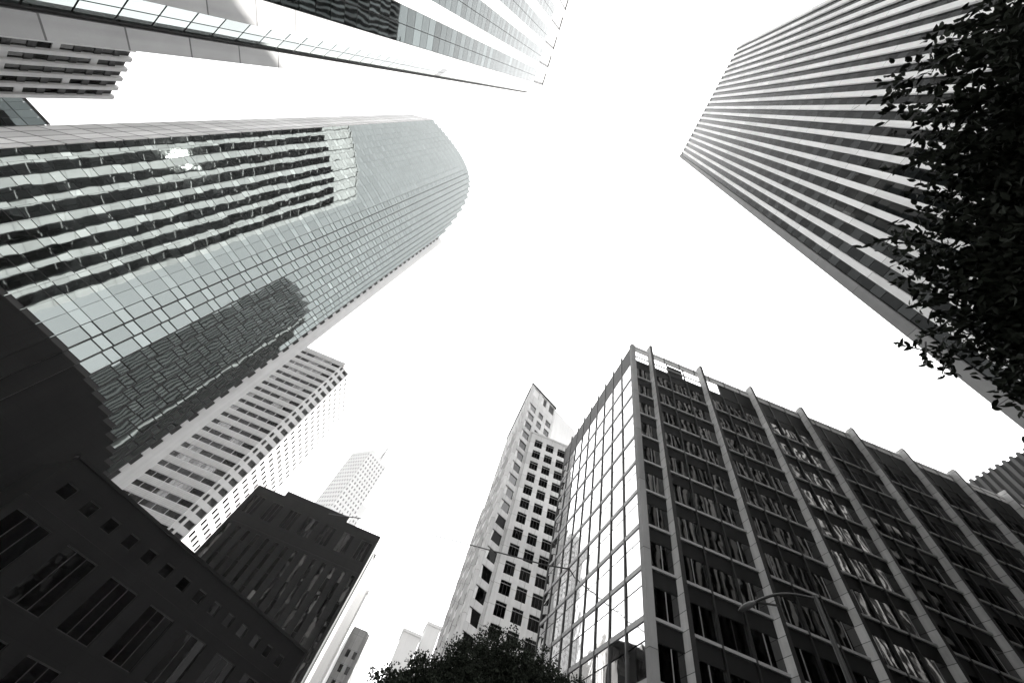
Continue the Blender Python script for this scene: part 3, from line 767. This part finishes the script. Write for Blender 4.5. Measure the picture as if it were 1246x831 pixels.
tree('dark broad leaved tree overhanging in front of the white piered tower', (11.5, -2.2), 4.6, .24,
     [((8.6, -.6, 9.9), (2.2, 2.0, 2.0)), ((10.2, .5, 9.4), (2.3, 1.5, 1.7)), ((7.0, -3.0, 10.8), (2.1, 2.2, 1.9)), ((10.6, -2.8, 10.6), (3.0, 2.6, 2.4)), ((8.3, -5.2, 10.4), (2.6, 2.4, 2.2)), ((11.9, .5, 8.9), (2.2, 1.2, 1.3)), ((12.6, -1.5, 9.6), (2.2, 2.2, 2.2)), ((11.6, -5.4, 11.0), (2.8, 2.4, 2.4)), ((13.6, .4, 9.2), (1.8, 1.3, 1.5)), ((8.2, -1.8, 10.2), (1.9, 2.0, 1.9)), ((9.4, -.2, 9.2), (1.8, 1.4, 1.6)), ((9.0, -2.6, 9.6), (2.6, 2.6, 1.8))],
     210000, .19, .085, 'leaf_big',
     [(dirpt(77, 46.5, 9.2), dirpt(74.8, 44.6, 8.6), 14), (dirpt(76, 46, 9.2), dirpt(74.5, 47.8, 8.6), 12), (dirpt(77, 45, 9.3), dirpt(75.2, 43.0, 8.9), 14), (dirpt(78, 45, 9.3), dirpt(76.0, 42.8, 9.0), 12),
      (dirpt(79, 46, 9.6), dirpt(76.3, 45.2, 9.0), 14), (dirpt(79, 44.5, 9.6), dirpt(76.3, 44.2, 9.0), 14), (dirpt(80, 47, 9.6), dirpt(76.3, 47, 9.0), 14),
      (dirpt(88, 55, 7.4), dirpt(85, 57, 6.9), 10), (dirpt(100, 58, 6.4), dirpt(97, 60.5, 6.0), 10), (dirpt(112, 60, 6.2), dirpt(111, 63, 5.9), 10), (dirpt(84, 52, 8.2), dirpt(81, 52.5, 7.8), 10)], seed=3)
tree('small leaved dark tree low in the centre in front of the cream tower', (4.0, 27), 5.5, .22,
     [((1.6, 26.6, 6.8), (1.9, 1.7, 1.5)), ((3.4, 26.5, 7.6), (2.0, 1.8, 1.8)), ((5.0, 26.5, 8.9), (1.9, 1.8, 1.9)), ((4.2, 27, 6.4), (2.8, 2.0, 2.0)), ((.3, 26.6, 5.4), (1.3, 1.3, 1.2))], 75000, .13, .09, 'leaf_small', seed=5)
tree('dark tree with a broad low crown at the foot of the finned block', (9.0, 25.6), 5.3, .22,
     [((7.0, 25.4, 8.9), (1.9, 1.8, 1.9)), ((9.0, 25.4, 8.4), (2.0, 1.8, 1.8)), ((10.8, 25.2, 7.6), (1.9, 1.7, 1.6)), ((8.2, 25.5, 6.6), (2.8, 2.0, 2.0)), ((12.0, 24.8, 6.2), (1.7, 1.6, 1.4))], 75000, .13, .09, 'leaf_small', seed=8)
random.seed(99)

# ------------------------------------------------------------------ street lamp and overhead wire
def street_lamp():
    h0 = Vector(dirpt(41.0, 25.8, 17.5)); h1 = Vector(dirpt(43.1, 26.7, 17.3)); arm = Vector(dirpt(49.5, 27.2, 17.0))
    t = thing('street_lamp', arm.x, arm.y, 'street lamp with a long curved arm and pale head before the stone fins', 'street lamp')
    mb = MB(); mb.tube((arm.x, arm.y, 0), (arm.x, arm.y, arm.z), .11, .07, 'dark_metal', 12); mb.tube((arm.x, arm.y, 0), (arm.x, arm.y, .5), .2, .17, 'dark_metal', 12); mb.build('pole', t)
    mb = MB(); prev = Vector((arm.x, arm.y, arm.z-.1)); 
    for k in range(1, 9):
        u = k/8; q = Vector((arm.x, arm.y, arm.z-.1)).lerp(h1, u)+Vector((0, 0, .22*math.sin(math.pi*u))); mb.tube(prev, q, .05, .045, 'dark_metal', 8); prev = q
    mb.build('arm', t)
    d = (h0-h1); Lh = max(d.length, .7); d.normalize(); s = d.cross(Vector((0, 0, 1))).normalized(); u_ = s.cross(d).normalized()
    mb = MB(); k = mb.mi('lamp'); prof = [(0, .05, .05), (.1, .09, .07), (.3, .14, .09), (.6, .15, .09), (.85, .10, .06), (1, .03, .02)]; i0 = len(mb.v)
    for (a, wd, hh) in prof:
        for j in range(10):
            th = 2*math.pi*j/10; mb.v.append(tuple(h1+d*Lh*a+s*wd*math.cos(th)+u_*hh*math.sin(th)))
    for a in range(len(prof)-1):
        for j in range(10): mb.f.append((i0+a*10+j, i0+a*10+(j+1) % 10, i0+a*10+10+(j+1) % 10, i0+a*10+10+j)); mb.m.append(k); mb.t.append(1)
    mb.build('lamp_head', t, smooth=True)
street_lamp()
mb = MB(); pts = [(-28.6, 102.0, 47.5)]
for az, d_, el in ((-10.4, 86, 25.0), (3.6, 68, 27.1), (16.1, 56, 27.6), (29.3, 47, 27.9), (34.8, 44, 27.5), (45.4, 41.6, 26.4)): pts.append(dirpt(az, el, d_))
for a, b in zip(pts[:-1], pts[1:]): mb.tube(a, b, .1, .1, 'dark_metal', 5)
tag(mb.build('overhead_wire'), 'thin dark overhead wire spanning from the dark block to the stone fins', 'wire')

# ------------------------------------------------------------------ air
HAZE = 0.00007
mb = MB(); mb.box(-420, 420, -260, 640, -1.6, 420, 'dark_metal'); hz = mb.build('haze'); tag(hz, kind='stuff')
hm = bpy.data.materials.new('haze_air'); hm.use_nodes = True; hn = hm.node_tree.nodes; hn.clear()
ho = hn.new('ShaderNodeOutputMaterial'); hv = hn.new('ShaderNodeVolumePrincipled'); hv.inputs['Density'].default_value = HAZE; hv.inputs['Color'].default_value = (.95, .96, .97, 1); hv.inputs['Anisotropy'].default_value = .2
hm.node_tree.links.new(hv.outputs[0], ho.inputs['Volume']); hz.data.materials.clear(); hz.data.materials.append(hm)
